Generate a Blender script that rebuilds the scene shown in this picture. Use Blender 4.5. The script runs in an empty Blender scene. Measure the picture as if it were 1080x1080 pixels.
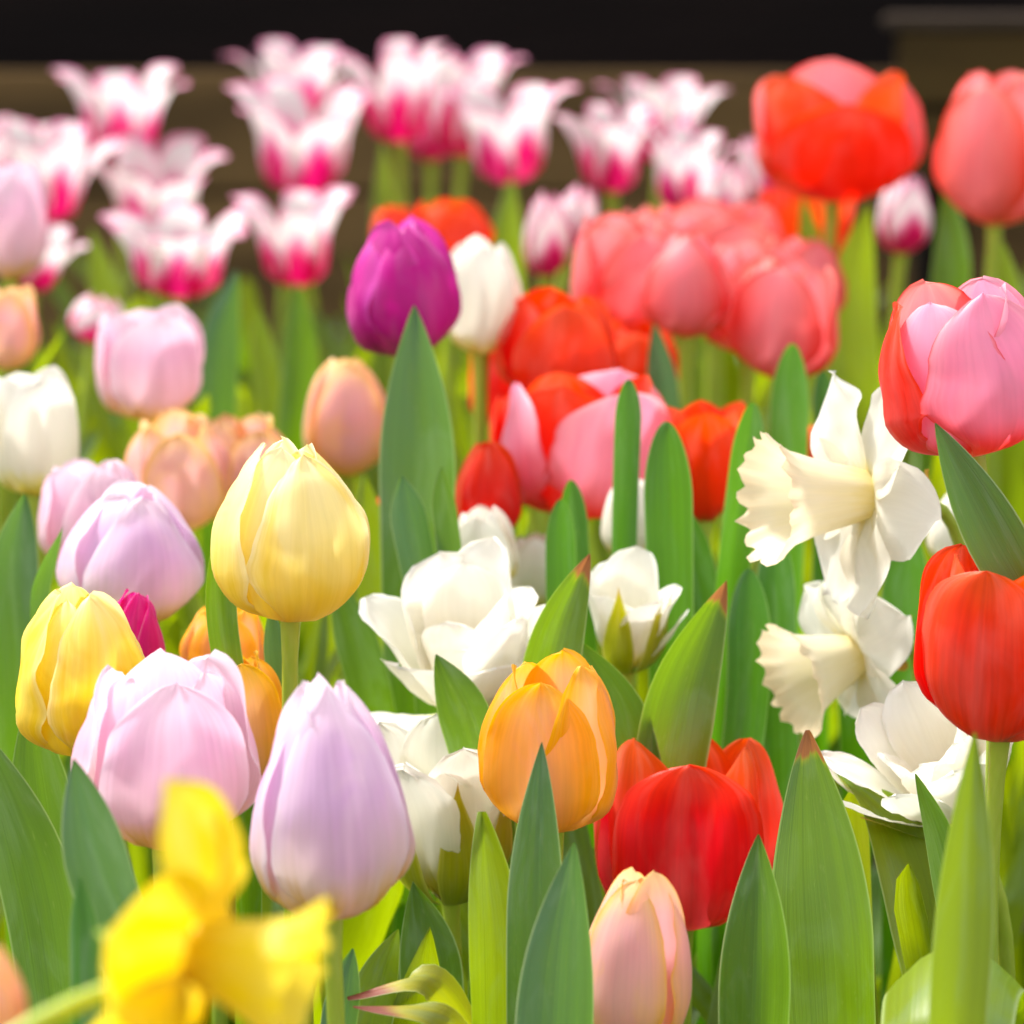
import bpy, math, random
import numpy as np
from mathutils import Vector, Matrix, noise

# ------------------------------------------------------------------ scene, camera, light
scene = bpy.context.scene
COL = scene.collection
R = math.radians
PITCH = R(12.0)
CAMZ = 0.82
FPX = 5400.0                      # focal length in pixels of a 1080 px wide frame (180 mm on 36 mm)
cd = bpy.data.cameras.new("camera")
cam = bpy.data.objects.new("camera", cd); COL.objects.link(cam)
cam.location = (0, 0, CAMZ)
cam.rotation_euler = (math.pi / 2 - PITCH, 0, 0)
cd.sensor_width = 36; cd.lens = 180
cd.clip_start = 0.05; cd.clip_end = 500
cd.dof.use_dof = True
cd.dof.focus_distance = 1.88
cd.dof.aperture_fstop = 11.5
scene.camera = cam

SUN_EL, SUN_AZ = 56.0, -50.0      # azimuth: 0 = beyond the flowers, negative = to the left
world = bpy.data.worlds.new("World"); scene.world = world
world.use_nodes = True
wn = world.node_tree
sky = wn.nodes.new("ShaderNodeTexSky"); sky.sky_type = 'NISHITA'; sky.sun_disc = False
sky.sun_elevation = R(SUN_EL); sky.sun_rotation = R(SUN_AZ)
sky.dust_density = 2.0
hz = wn.nodes.new("ShaderNodeHueSaturation")        # thin bright haze: the blue of the sky is washed out
hz.inputs["Saturation"].default_value = 0.25
wn.links.new(sky.outputs[0], hz.inputs["Color"])
warm = wn.nodes.new("ShaderNodeMix"); warm.data_type = 'RGBA'; warm.blend_type = 'MULTIPLY'
warm.inputs[0].default_value = 1.0; warm.inputs[7].default_value = (1.0, 0.98, 0.955, 1)
wn.links.new(hz.outputs[0], warm.inputs[6])
wn.links.new(warm.outputs[2], wn.nodes["Background"].inputs[0])
wn.nodes["Background"].inputs[1].default_value = 0.15
sd = bpy.data.lights.new("sun", 'SUN'); sun = bpy.data.objects.new("sun", sd); COL.objects.link(sun)
sd.energy = 2.5; sd.angle = R(9); sd.color = (1.0, 0.96, 0.90)
sdir = Vector((math.sin(R(SUN_AZ)) * math.cos(R(SUN_EL)), math.cos(R(SUN_AZ)) * math.cos(R(SUN_EL)), math.sin(R(SUN_EL))))
sun.rotation_euler = sdir.to_track_quat('Z', 'Y').to_euler()
sun.location = sdir * 10
scene.view_settings.view_transform = 'Standard'
scene.view_settings.look = 'None'
scene.view_settings.gamma = 1.0
scene.view_settings.use_curve_mapping = False
scene.view_settings.exposure = 1.36
scene.cycles.use_denoising = True
scene.cycles.max_bounces = 10
scene.cycles.diffuse_bounces = 5
scene.cycles.transmission_bounces = 8
scene.cycles.sample_clamp_indirect = 8

FWD = Vector((0, math.cos(PITCH), -math.sin(PITCH)))
UP = Vector((0, math.sin(PITCH), math.cos(PITCH)))
RIGHT = Vector((1, 0, 0))
CAM = Vector((0, 0, CAMZ))
def at(x, y, d):
    """world point of a reading (x, y) on the 1080 px photo at distance d along the view"""
    return CAM + d * (FWD + RIGHT * ((x - 540) / FPX) - UP * ((y - 540) / FPX))

# ------------------------------------------------------------------ node helpers
def lin(c):
    out = []
    for v in c:
        v /= 255.0
        out.append(v / 12.92 if v <= 0.04045 else ((v + 0.055) / 1.055) ** 2.4)
    return (*out, 1.0)

class NT:
    def __init__(s, name):
        s.m = bpy.data.materials.new(name); s.m.use_nodes = True
        s.t = s.m.node_tree; s.t.nodes.clear()
        s.out = s.t.nodes.new("ShaderNodeOutputMaterial")
    def n(s, kind, **kw):
        nd = s.t.nodes.new(kind)
        for k, v in kw.items(): setattr(nd, k, v)
        return nd
    def put(s, sock, v):
        if hasattr(v, "links") or isinstance(v, bpy.types.NodeSocket): s.t.links.new(v, sock)
        else: sock.default_value = v
    def math(s, op, a, b=0.0, c=0.0, clamp=False):
        nd = s.n("ShaderNodeMath", operation=op, use_clamp=clamp)
        s.put(nd.inputs[0], a); s.put(nd.inputs[1], b); s.put(nd.inputs[2], c)
        return nd.outputs[0]
    def smooth(s, x, a, b, lo=0.0, hi=1.0):
        nd = s.n("ShaderNodeMapRange", interpolation_type='SMOOTHSTEP')
        s.put(nd.inputs[0], x); s.put(nd.inputs[1], a); s.put(nd.inputs[2], b); s.put(nd.inputs[3], lo); s.put(nd.inputs[4], hi)
        return nd.outputs[0]
    def mix(s, f, a, b, mode='MIX'):
        nd = s.n("ShaderNodeMix", data_type='RGBA', blend_type=mode)
        s.put(nd.inputs[0], f); s.put(nd.inputs[6], a); s.put(nd.inputs[7], b)
        return nd.outputs[2]
    def ramp(s, x, stops):
        nd = s.n("ShaderNodeValToRGB"); cr = nd.color_ramp
        while len(cr.elements) < len(stops): cr.elements.new(0.5)
        for e, (p, c) in zip(cr.elements, stops): e.position = p; e.color = c
        s.put(nd.inputs[0], x)
        return nd.outputs[0]
    def noise(s, vec, scale, detail=3, dist=0.0):
        nd = s.n("ShaderNodeTexNoise"); nd.inputs["Scale"].default_value = scale
        nd.inputs["Detail"].default_value = detail; nd.inputs["Distortion"].default_value = dist
        if vec is not None: s.t.links.new(vec, nd.inputs["Vector"])
        return nd.outputs[0]
    def uv(s):
        um = s.n("ShaderNodeUVMap"); um.uv_map = "UVMap"
        sp = s.n("ShaderNodeSeparateXYZ"); s.t.links.new(um.outputs[0], sp.inputs[0])
        return um.outputs[0], sp.outputs[0], sp.outputs[1]
    def scaled(s, vec, sc, rnd=None):
        mp = s.n("ShaderNodeMapping"); s.t.links.new(vec, mp.inputs[0]); mp.inputs["Scale"].default_value = sc
        if rnd is not None:
            cb = s.n("ShaderNodeCombineXYZ"); s.put(cb.inputs[2], s.math('MULTIPLY', rnd, 57.0)); s.put(cb.inputs[0], s.math('MULTIPLY', rnd, 13.0))
            s.t.links.new(cb.outputs[0], mp.inputs["Location"])
        return mp.outputs[0]
    def rnd(s):
        a = s.n("ShaderNodeAttribute"); a.attribute_name = "rnd"
        return a.outputs["Fac"]
    def thin(s, col, tcol, transl, rough, spec, bump=None, bstr=0.2, sheen=0.0):
        p = s.n("ShaderNodeBsdfPrincipled")
        s.put(p.inputs["Base Color"], col); s.put(p.inputs["Roughness"], rough); p.inputs["Specular IOR Level"].default_value = spec
        if sheen: p.inputs["Sheen Weight"].default_value = sheen
        t = s.n("ShaderNodeBsdfTranslucent"); s.put(t.inputs[0], tcol)
        if bump is not None:
            b = s.n("ShaderNodeBump"); b.inputs["Strength"].default_value = bstr; b.inputs["Distance"].default_value = 0.0006
            s.put(b.inputs["Height"], bump)
            s.t.links.new(b.outputs[0], p.inputs["Normal"]); s.t.links.new(b.outputs[0], t.inputs["Normal"])
        mx = s.n("ShaderNodeMixShader"); s.put(mx.inputs[0], transl)
        s.t.links.new(p.outputs[0], mx.inputs[1]); s.t.links.new(t.outputs[0], mx.inputs[2])
        s.t.links.new(mx.outputs[0], s.out.inputs[0])
        return s.m

def petal_mat(name, stops, flush=None, edge=None, skew=0.0, streak=0.16, transl=0.42, rough=0.42, blotch=None):
    g = NT(name)
    uvv, U, V = g.uv(); rn = g.rnd()
    au = g.math('ABSOLUTE', g.math('MULTIPLY_ADD', U, 2.0, -1.0))
    fine = g.noise(g.scaled(uvv, (38, 1.6, 1), rn), 1.0, 4, 0.3)
    broad = g.noise(g.scaled(uvv, (7, 2.4, 1), rn), 1.0, 3, 0.5)
    vv = g.math('ADD', V, g.math('MULTIPLY_ADD', broad, 0.22, -0.11))
    vv = g.math('ADD', vv, g.math('MULTIPLY_ADD', fine, 0.10, -0.05))
    if skew: vv = g.math('MULTIPLY_ADD', au, skew, vv)
    col = g.ramp(vv, [(p, lin(c)) for p, c in stops])
    if flush:
        fc, amt, wid, v0, v1 = flush
        f = g.smooth(g.math('MULTIPLY_ADD', broad, 0.5, au), 0.2, wid, amt, 0.0)
        f = g.math('MULTIPLY', f, g.math('MULTIPLY', g.smooth(V, v0, v0 + 0.2), g.smooth(V, v1 - 0.25, v1, 1.0, 0.0)))
        col = g.mix(f, col, lin(fc))
    if blotch:
        bc, amt = blotch
        col = g.mix(g.smooth(g.noise(g.scaled(uvv, (2.6, 1.7, 1), rn), 1.0, 3, 1.2), 0.48, 0.66, 0.0, amt), col, lin(bc))
    if edge:
        ec, amt, st = edge
        f = g.smooth(g.math('MULTIPLY_ADD', fine, 0.25, au), st, 1.12, 0.0, amt)
        col = g.mix(f, col, lin(ec))
    k = g.math('MULTIPLY_ADD', fine, streak * 2, 1.0 - streak)
    hs = g.n("ShaderNodeHueSaturation")
    g.put(hs.inputs["Value"], k); g.put(hs.inputs["Saturation"], g.math('MULTIPLY_ADD', broad, -0.3, 1.15))
    g.put(hs.inputs["Hue"], g.math('MULTIPLY_ADD', rn, 0.012, 0.494)); g.put(hs.inputs["Color"], col)
    c = hs.outputs[0]
    return g.thin(c, c, transl, rough, 0.35, bump=fine, bstr=0.22, sheen=0.08)

def leaf_mat(name, cool, warm, trans, tip=None, transl=0.42, veins=46, pale=(205, 225, 160)):
    g = NT(name)
    uvv, U, V = g.uv(); rn = g.rnd()
    au = g.math('ABSOLUTE', g.math('MULTIPLY_ADD', U, 2.0, -1.0))
    fine = g.noise(g.scaled(uvv, (veins, 1.2, 1), rn), 1.0, 3, 0.1)
    broad = g.noise(g.scaled(uvv, (3.0, 5.0, 1), rn), 1.0, 4, 0.8)
    f = g.math('ADD', g.math('MULTIPLY_ADD', V, -3.2, 2.9), g.math('ADD', g.math('MULTIPLY_ADD', broad, 0.9, -0.45), rn), clamp=True)
    col = g.mix(f, lin(cool), lin(warm))
    tc = g.mix(f, lin(trans), tuple(x * 1.15 for x in lin(trans)[:3]) + (1,))
    k = g.math('ADD', g.math('MULTIPLY_ADD', fine, 0.26, 0.70), g.math('MULTIPLY', g.noise(g.scaled(uvv, (9, 2.2, 1), rn), 1.0, 3, .6), 0.34))
    bloom = g.smooth(g.noise(g.scaled(uvv, (2.2, 9, 1), rn), 1.0, 5, 1.0), .46, .70, 0, .42)
    col = g.mix(bloom, col, lin((126, 154, 128)))
    spots = g.smooth(g.noise(g.scaled(uvv, (16, 60, 1), rn), 1.0, 5, 0.0), 0.62, 0.74, 0.0, 0.25)
    col = g.mix(spots, col, lin((150, 165, 110)))
    if tip:
        tcol, start = tip
        tf = g.smooth(g.math('ADD', g.math('MULTIPLY_ADD', broad, 0.03, V), g.math('MULTIPLY', au, 0.008)), start, 1.0)
        yellow = g.mix(tf, col, lin((205, 190, 50)))
        col = g.mix(g.smooth(tf, 0.45, 0.95), yellow, lin(tcol))
        tc = g.mix(g.smooth(tf, 0.3, 0.95), tc, lin(tcol))
    col = g.mix(g.smooth(au, 0.93, 0.995, 0.0, 0.7), col, lin(pale))
    hs = g.n("ShaderNodeHueSaturation"); g.put(hs.inputs["Value"], k); g.put(hs.inputs["Color"], col)
    ht = g.n("ShaderNodeHueSaturation"); g.put(ht.inputs["Value"], k); g.put(ht.inputs["Color"], tc)
    return g.thin(hs.outputs[0], ht.outputs[0], transl, g.math('MULTIPLY_ADD', broad, 0.3, 0.24), 0.5, bump=fine, bstr=0.5)

M = {}
M['lilac'] = petal_mat("petal_lilac", [(0, (214, 184, 40)), (.17, (234, 200, 96)), (.33, (240, 222, 206)), (.6, (236, 206, 230)), (1, (244, 226, 238))],
                       flush=((228, 188, 230), .75, .8, .2, 1.0), edge=((250, 238, 246), .8, .6), blotch=((246, 222, 234), .5), streak=.12)
M['rose_lilac'] = petal_mat("petal_rose_lilac", [(0, (220, 186, 70)), (.15, (238, 204, 116)), (.30, (240, 206, 212)), (.65, (238, 196, 218)), (1, (246, 222, 234))], streak=.12,
                       edge=((250, 232, 242), .85, .6), blotch=((244, 214, 228), .6))
M['yellow'] = petal_mat("petal_yellow", [(0, (240, 214, 30)), (.28, (247, 226, 84)), (.55, (250, 238, 158)), (1, (252, 244, 200))],
                       edge=((252, 244, 204), .8, .6), blotch=((248, 222, 90), .6), streak=.11)
M['gold'] = petal_mat("petal_gold", [(0, (240, 212, 16)), (.4, (247, 224, 54)), (.75, (250, 234, 116)), (1, (251, 241, 172))],
                       edge=((252, 242, 180), .7, .6), blotch=((244, 206, 40), .6), streak=.11)
M['orange'] = petal_mat("petal_orange", [(0, (236, 200, 50)), (.2, (246, 190, 40)), (.6, (246, 180, 26)), (1, (249, 190, 34))],
                       flush=((244, 190, 160), .7, .8, .08, 1.0), edge=((252, 198, 50), .6, .7), blotch=((249, 192, 60), .5), streak=.12)
M['peach'] = petal_mat("petal_peach", [(0, (240, 216, 110)), (.2, (247, 212, 150)), (.6, (246, 196, 184)), (1, (250, 212, 150))],
                       flush=((246, 196, 204), .9, .85, .1, .95), edge=((251, 200, 84), .9, .55), blotch=((250, 210, 130), .5), streak=.12)
M['red'] = petal_mat("petal_red", [(0, (170, 30, 20)), (.12, (234, 34, 20)), (.6, (244, 46, 16)), (1, (247, 84, 28))],
                       flush=((246, 78, 72), .75, .7, .0, .85), edge=((246, 84, 34), .6, .6), streak=.22, rough=.36)
M['scarlet'] = petal_mat("petal_scarlet", [(0, (200, 90, 20)), (.12, (238, 40, 14)), (.6, (244, 58, 14)), (1, (248, 84, 30))],
                       edge=((244, 84, 34), .45, .7), streak=.18, rough=.38)
M['coral'] = petal_mat("petal_coral", [(0, (244, 190, 150)), (.1, (236, 76, 62)), (.5, (242, 92, 86)), (1, (249, 146, 136))],
                       flush=((249, 146, 156), .9, .95, .05, 1.1), edge=((236, 40, 18), .95, .58), streak=.14)
M['pink_red'] = petal_mat("petal_pink_red", [(0, (250, 200, 170)), (.07, (226, 30, 40)), (.26, (240, 96, 120)), (.6, (247, 150, 178)), (1, (250, 196, 208))],
                       flush=((246, 170, 206), .95, 1.0, .12, 1.2), edge=((230, 34, 28), .75, .82), streak=.12)
M['purple'] = petal_mat("petal_purple", [(0, (160, 10, 100)), (.3, (206, 16, 148)), (.7, (214, 26, 156)), (1, (232, 90, 190))],
                       edge=((226, 70, 190), .8, .62), streak=.25, blotch=((206, 30, 160), .6))
M['magenta'] = petal_mat("petal_magenta", [(0, (200, 0, 110)), (.5, (222, 0, 130)), (1, (228, 20, 145))], edge=((248, 190, 220), .8, .86), streak=.2)
M['white'] = petal_mat("petal_white", [(0, (222, 196, 40)), (.14, (238, 226, 130)), (.3, (242, 238, 224)), (1, (245, 242, 234))], streak=.05)
M['double'] = petal_mat("petal_ivory", [(0, (206, 196, 40)), (.16, (238, 232, 130)), (.34, (242, 238, 222)), (1, (245, 243, 236))], streak=.06, transl=.30,
                       edge=((244, 242, 234), .5, .7))
M['lily'] = petal_mat("petal_white_magenta", [(0, (226, 190, 120)), (.06, (230, 60, 120)), (.11, (216, 0, 104)), (.44, (222, 0, 112)), (.56, (236, 150, 190)), (.65, (243, 232, 233)), (.95, (242, 232, 232)), (1, (236, 150, 185))], skew=.46, streak=.08,
                       )
M['daff_white'] = petal_mat("tepal_ivory", [(0, (236, 222, 120)), (.2, (238, 234, 218)), (1, (242, 240, 230))], streak=.05)
M['daff_cream'] = petal_mat("corona_cream", [(0, (230, 218, 140)), (.3, (240, 234, 196)), (.8, (243, 234, 204)), (1, (246, 228, 190))], streak=.08)
M['daff_yellow'] = petal_mat("tepal_yellow", [(0, (230, 200, 10)), (.4, (247, 218, 20)), (1, (251, 228, 50))], streak=.06)
M['daff_gold'] = petal_mat("corona_gold", [(0, (240, 208, 10)), (.5, (251, 228, 40)), (1, (252, 232, 70))], streak=.06)
M['sepal'] = petal_mat("sepal_green", [(0, (150, 165, 30)), (.5, (170, 175, 30)), (.85, (190, 180, 40)), (1, (200, 150, 70))], edge=((225, 220, 120), .6, .6), streak=.25)

M['leaf'] = leaf_mat("leaf_green", (44, 92, 44), (88, 128, 14), (128, 172, 2))
M['leaf_blue'] = leaf_mat("leaf_glaucous", (70, 114, 88), (86, 128, 34), (116, 164, 6), transl=.34)
M['leaf_lime'] = leaf_mat("leaf_lime", (104, 136, 34), (130, 150, 26), (158, 186, 4), transl=.48)
M['leaf_tip'] = leaf_mat("leaf_brown_tip", (58, 104, 64), (92, 128, 20), (130, 168, 4), tip=((172, 112, 64), .984))
M['leaf_dry'] = leaf_mat("leaf_yellowing", (150, 160, 45), (170, 160, 40), (170, 180, 10), tip=((150, 70, 50), .93))
M['strap'] = leaf_mat("leaf_strap", (40, 96, 46), (74, 128, 10), (106, 170, 2), veins=18)

def simple(name, build):
    g = NT(name); build(g); return g.m
def _stem(g):
    uvv, U, V = g.uv(); rn = g.rnd()
    nz = g.noise(g.scaled(uvv, (9, 30, 1), rn), 1.0, 4)
    c = g.mix(V, lin((104, 140, 48)), lin((158, 176, 52)))
    c = g.mix(g.smooth(nz, .35, .75, 0, .5), c, lin((176, 186, 84)))
    p = g.n("ShaderNodeBsdfPrincipled"); g.put(p.inputs["Base Color"], c); p.inputs["Roughness"].default_value = .38
    p.inputs["Subsurface Weight"].default_value = .35; p.inputs["Subsurface Radius"].default_value = (.4, .8, .1); p.inputs["Subsurface Scale"].default_value = .004
    g.t.links.new(p.outputs[0], g.out.inputs[0])
M['stem'] = simple("stem_green", _stem)
def _pollen(g):
    p = g.n("ShaderNodeBsdfPrincipled"); g.put(p.inputs["Base Color"], g.mix(g.noise(None, 900.0), lin((214, 160, 20)), lin((236, 196, 50)))); p.inputs["Roughness"].default_value = .8
    g.t.links.new(p.outputs[0], g.out.inputs[0])
M['pollen'] = simple("pollen_yellow", _pollen)
def _spathe(g):
    uvv, U, V = g.uv()
    nz = g.noise(g.scaled(uvv, (20, 3, 1)), 1.0, 4)
    return g.thin(g.mix(nz, lin((196, 150, 60)), lin((150, 110, 60))), lin((220, 170, 60)), .4, .6, .2, bump=nz, bstr=.4)
M['spathe'] = simple("spathe_papery", _spathe)
def _soil(g):
    tc = g.n("ShaderNodeTexCoord").outputs["Object"]
    a = g.noise(tc, 45.0, 8, .4); b = g.noise(tc, 6.0, 4)
    c = g.mix(a, lin((40, 28, 20)), lin((104, 80, 56))); c = g.mix(g.smooth(b, .45, .7, 0, .6), c, lin((70, 58, 38)))
    p = g.n("ShaderNodeBsdfPrincipled"); g.put(p.inputs["Base Color"], c); p.inputs["Roughness"].default_value = .95
    bm = g.n("ShaderNodeBump"); bm.inputs["Distance"].default_value = .02; g.put(bm.inputs["Height"], a); g.t.links.new(bm.outputs[0], p.inputs["Normal"])
    g.t.links.new(p.outputs[0], g.out.inputs[0])
M['soil'] = simple("soil", _soil)
def wood_mat(name, a, b, rough=.75):
    def f(g):
        tc = g.n("ShaderNodeTexCoord").outputs["Object"]
        mp = g.scaled(tc, (2.2, 30, 34)); nz = g.noise(mp, 1.0, 6, 1.2); big = g.noise(g.scaled(tc, (1.6, 5, 9)), 1.0, 4)
        c = g.mix(nz, lin(a), lin(b)); c = g.mix(g.smooth(big, .42, .66, 0, .75), c, lin(tuple(x * .6 for x in a)))
        p = g.n("ShaderNodeBsdfPrincipled"); g.put(p.inputs["Base Color"], c); p.inputs["Roughness"].default_value = rough; p.inputs["Specular IOR Level"].default_value = .15
        bm = g.n("ShaderNodeBump"); bm.inputs["Distance"].default_value = .002; g.put(bm.inputs["Height"], nz); g.t.links.new(bm.outputs[0], p.inputs["Normal"])
        g.t.links.new(p.outputs[0], g.out.inputs[0])
    return simple(name, f)
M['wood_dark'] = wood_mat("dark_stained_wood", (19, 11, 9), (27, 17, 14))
M['wood_brown'] = wood_mat("brown_wood", (96, 74, 46), (126, 100, 64))
M['wood_olive'] = wood_mat("olive_wood", (66, 50, 24), (82, 64, 33))
M['wood_pale'] = wood_mat("weathered_wood", (60, 49, 40), (76, 64, 54))

# ------------------------------------------------------------------ mesh helpers
def make_mesh(name, verts, faces, uvs, mat, rnds=None, smooth=True):
    me = bpy.data.meshes.new(name)
    me.from_pydata([tuple(v) for v in verts], [], faces)
    me.materials.append(mat)
    if uvs is not None:
        lay = me.uv_layers.new(name="UVMap")
        li = np.empty(len(me.loops), dtype=np.int32); me.loops.foreach_get("vertex_index", li)
        lay.data.foreach_set("uv", np.asarray(uvs, dtype=np.float32)[li].ravel())
    if rnds is not None:
        at_ = me.attributes.new("rnd", 'FLOAT', 'POINT')
        at_.data.foreach_set("value", np.broadcast_to(np.asarray(rnds, dtype=np.float32), (len(verts),)).copy())
    me.polygons.foreach_set("use_smooth", np.full(len(me.polygons), smooth))
    me.update()
    return me

def part(name, root, verts, faces, uvs, mat, rnd=0.5, smooth=True):
    """one part: mesh in coordinates of its thing's Empty"""
    o0 = np.array(root.location)
    me = make_mesh(name, np.asarray(verts) - o0, faces, uvs, mat, rnd, smooth)
    o = bpy.data.objects.new(name, me); COL.objects.link(o); o.parent = root
    return o

def thing(name, loc, label, cat, group=None):
    o = bpy.data.objects.new(name, None); COL.objects.link(o)
    o.location = loc; o.empty_display_size = .02
    o["label"] = label; o["category"] = cat
    if group: o["group"] = group
    return o

_gf = {}
def grid_faces(nu, nv):
    if (nu, nv) not in _gf:
        _gf[(nu, nv)] = [(j * nu + i, j * nu + i + 1, (j + 1) * nu + i + 1, (j + 1) * nu + i) for j in range(nv - 1) for i in range(nu - 1)]
    return _gf[(nu, nv)]

def spl(xs, ys, t):
    xs = np.asarray(xs, float); ys = np.asarray(ys, float); t = np.asarray(t, float)
    m = np.gradient(ys, xs)
    k = np.clip(np.searchsorted(xs, t, side='right') - 1, 0, len(xs) - 2)
    h = xs[k + 1] - xs[k]; s = (t - xs[k]) / h
    return ((2*s**3 - 3*s**2 + 1) * ys[k] + (s**3 - 2*s**2 + s) * h * m[k] + (-2*s**3 + 3*s**2) * ys[k+1] + (s**3 - s**2) * h * m[k+1])

def path(points, n, t=None):
    P = np.array([list(p) for p in points], float)
    seg = np.r_[0, np.cumsum(np.linalg.norm(np.diff(P, axis=0), axis=1))]; seg /= seg[-1]
    t = np.linspace(0, 1, n) if t is None else t
    return np.stack([spl(seg, P[:, i], t) for i in range(3)], 1)

# petal outlines: r and half width in units of the head radius, z in units of the head height
V7 = [0, .1, .3, .5, .7, .88, 1]
STY = {
 'egg':   dict(r=[.12,.56,.97,1.0,.84,.55,.30], z=[0,.05,.24,.48,.72,.91,1.0], hw=[.2,.62,1.08,1.12,.93,.62,.42], tip=(.78,2.2,.62), flare=.11, wave=.055, n=3, ninner=3, inner=.85, kf=1.0),
 'egg_point': dict(r=[.12,.60,.98,.97,.75,.44,.20], z=[0,.05,.24,.48,.72,.91,1.0], hw=[.2,.62,1.08,1.10,.84,.46,.24], tip=(.80,2.0,.65), flare=.11, wave=.055, n=3, ninner=3, inner=.885, kf=1.0),
 'egg_open': dict(r=[.12,.58,.97,1.02,.93,.76,.62], z=[0,.05,.24,.48,.72,.91,1.0], hw=[.2,.6,1.02,1.08,.93,.66,.45], tip=(.74,2.2,.6), flare=.12, wave=.07, n=3, ninner=3, inner=.85, kf=.95),
 'cup':   dict(r=[.12,.60,.95,1.02,1.0,.94,.88], z=[0,.05,.24,.48,.72,.91,1.0], hw=[.2,.62,1.05,1.12,1.02,.8,.6], tip=(.72,2.3,.55), flare=.05, wave=.05, n=3, ninner=3, inner=.85, kf=.92),
 'cone':  dict(r=[.12,.42,.66,.82,.95,1.0,1.0], z=[0,.08,.28,.5,.73,.91,1.0], hw=[.2,.42,.72,.9,.9,.72,.5], tip=(.72,2.2,.6), flare=.06, wave=.05, n=3, ninner=3, inner=.85, kf=.9),
 'lily':  dict(r=[.12,.42,.56,.61,.78,1.0,1.20], z=[0,.07,.33,.58,.82,.94,.96], hw=[.14,.33,.43,.40,.35,.32,.27], tip=(.74,2.2,.55), flare=.0, wave=.02, n=3, ninner=3, inner=.9, kf=.9),
 'lily_bud': dict(r=[.14,.6,.95,1.0,.85,.6,.4], z=[0,.05,.24,.48,.72,.91,1.0], hw=[.2,.55,.95,.95,.7,.4,.2], tip=(.6,1.6,.8), flare=.1, wave=.03, n=3, ninner=3, inner=.85, kf=1.0),
}
NEAR = 2.16
def fbm(x, y, z):
    return noise.noise(Vector((x, y, z)))

def petal_grid(r, z, hw, kf, nu, nv, t, tipspec, flare, wave, rng, opening=0.0, crumple=0.0, frill=0.0, twist=0.0, point=0.0):
    """petal in its own plane: radial outward = X, across = Y, axis = Z; metres"""
    vt, p, q = tipspec
    tf = np.where(t > vt, np.clip(1 - ((t - vt) / (1 - vt)) ** p, 0, 1) ** q, 1.0)
    nk = rng.uniform(0, 99)
    hw = np.maximum(hw * tf * (1 + np.array([.035 * fbm(nk, q * 9, nk) + .018 * fbm(nk, q * 30, nk) for q in t])), 1e-4)
    if opening:
        c, s = math.cos(opening), math.sin(opening)
        r0 = r[0]
        r, z = r0 + (r - r0) * c + z * s, z * c - (r - r0) * s
    if point: z = z + point * np.clip((t - .9) / .1, 0, 1) ** 2
    tr, tz = np.gradient(r, t), np.gradient(z, t)
    L = np.hypot(tr, tz) + 1e-9; tr /= L; tz /= L
    nr, nz = -tz, tr
    u = np.sin(np.linspace(-1, 1, nu) * math.pi / 2)
    ph1, ph2, sx = rng.uniform(0, 6.28), rng.uniform(0, 6.28), rng.uniform(0, 99)
    verts = np.zeros((nv, nu, 3)); Hh = z.max() - z.min() + 1e-6
    Wm = hw.max()
    skewt = rng.uniform(-.12, .12)
    for j in range(nv):
        kap = kf / max(abs(r[j]), .42 * Wm)
        s = u * hw[j]
        lat = np.sin(np.clip(kap * s, -1.5, 1.5)) / kap
        dep = (1 - np.cos(np.clip(kap * s, -1.5, 1.5))) / kap
        au = np.abs(u)
        dep = dep - flare * au ** 3 * hw[j] * (0.5 + t[j])
        wv = wave * Wm * au ** 2 * np.where(u > 0, math.sin(9 * t[j] + ph1), math.sin(10 * t[j] + ph2)) * min(1, t[j] * 2)
        rib = .035 * Wm * np.exp(-(u / .16) ** 2) * math.sin(math.pi * min(1, t[j] * 1.05)) ** .5
        cr = np.array([crumple * Wm * (fbm(uu * 1.5 + sx, t[j] * 3.2, sx) + .5 * fbm(uu * 4 + sx, t[j] * 6, sx + 7)) * min(1, t[j] * 3) for uu in u]) if crumple else 0
        fr = 0
        if frill:
            edge = np.clip((au - .55) / .45, 0, 1) ** 1.5
            topz = max(0, (t[j] - .8) / .2)
            amt = np.maximum(edge, topz)
            fr = np.array([frill * Wm * fbm(uu * 9 + sx, t[j] * 13, sx) for uu in u]) * amt
        d = dep + wv + rib + cr + fr
        verts[j, :, 0] = r[j] + nr[j] * d
        verts[j, :, 2] = z[j] + nz[j] * d + lat * skewt * t[j] * .5 + (fr * .8 if frill else 0)
        verts[j, :, 1] = lat
    if twist:
        a = twist * t ** 2
        x, y = verts[:, :, 0] - r[:, None], verts[:, :, 1].copy()
        verts[:, :, 0] = r[:, None] + x * np.cos(a)[:, None] - y * np.sin(a)[:, None]
        verts[:, :, 1] = x * np.sin(a)[:, None] + y * np.cos(a)[:, None]
    uv = np.stack([np.broadcast_to((np.linspace(-1, 1, nu) + 1) / 2, (nv, nu)), np.broadcast_to(t[:, None], (nv, nu))], -1)
    return verts.reshape(-1, 3), uv.reshape(-1, 2)

def spin(verts, phi):
    """turn a petal so that its outward direction is phi from the camera side (0 = towards camera, positive = right)"""
    ox, oy = math.sin(phi), -math.cos(phi)
    ax, ay = math.cos(phi), math.sin(phi)
    x, y = verts[:, 0], verts[:, 1]
    return np.stack([x * ox + y * ax, x * oy + y * ay, verts[:, 2]], 1)

def axis_frame(axis):
    Z = axis.normalized()
    Y = Vector((0, 1, 0)); Y = (Y - Z * Y.dot(Z))
    if Y.length < .2: Y = Vector((0, 0, 1)) - Z * Z.z
    Y.normalize(); X = Y.cross(Z)
    return np.array([list(X), list(Y), list(Z)])          # rows

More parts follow.
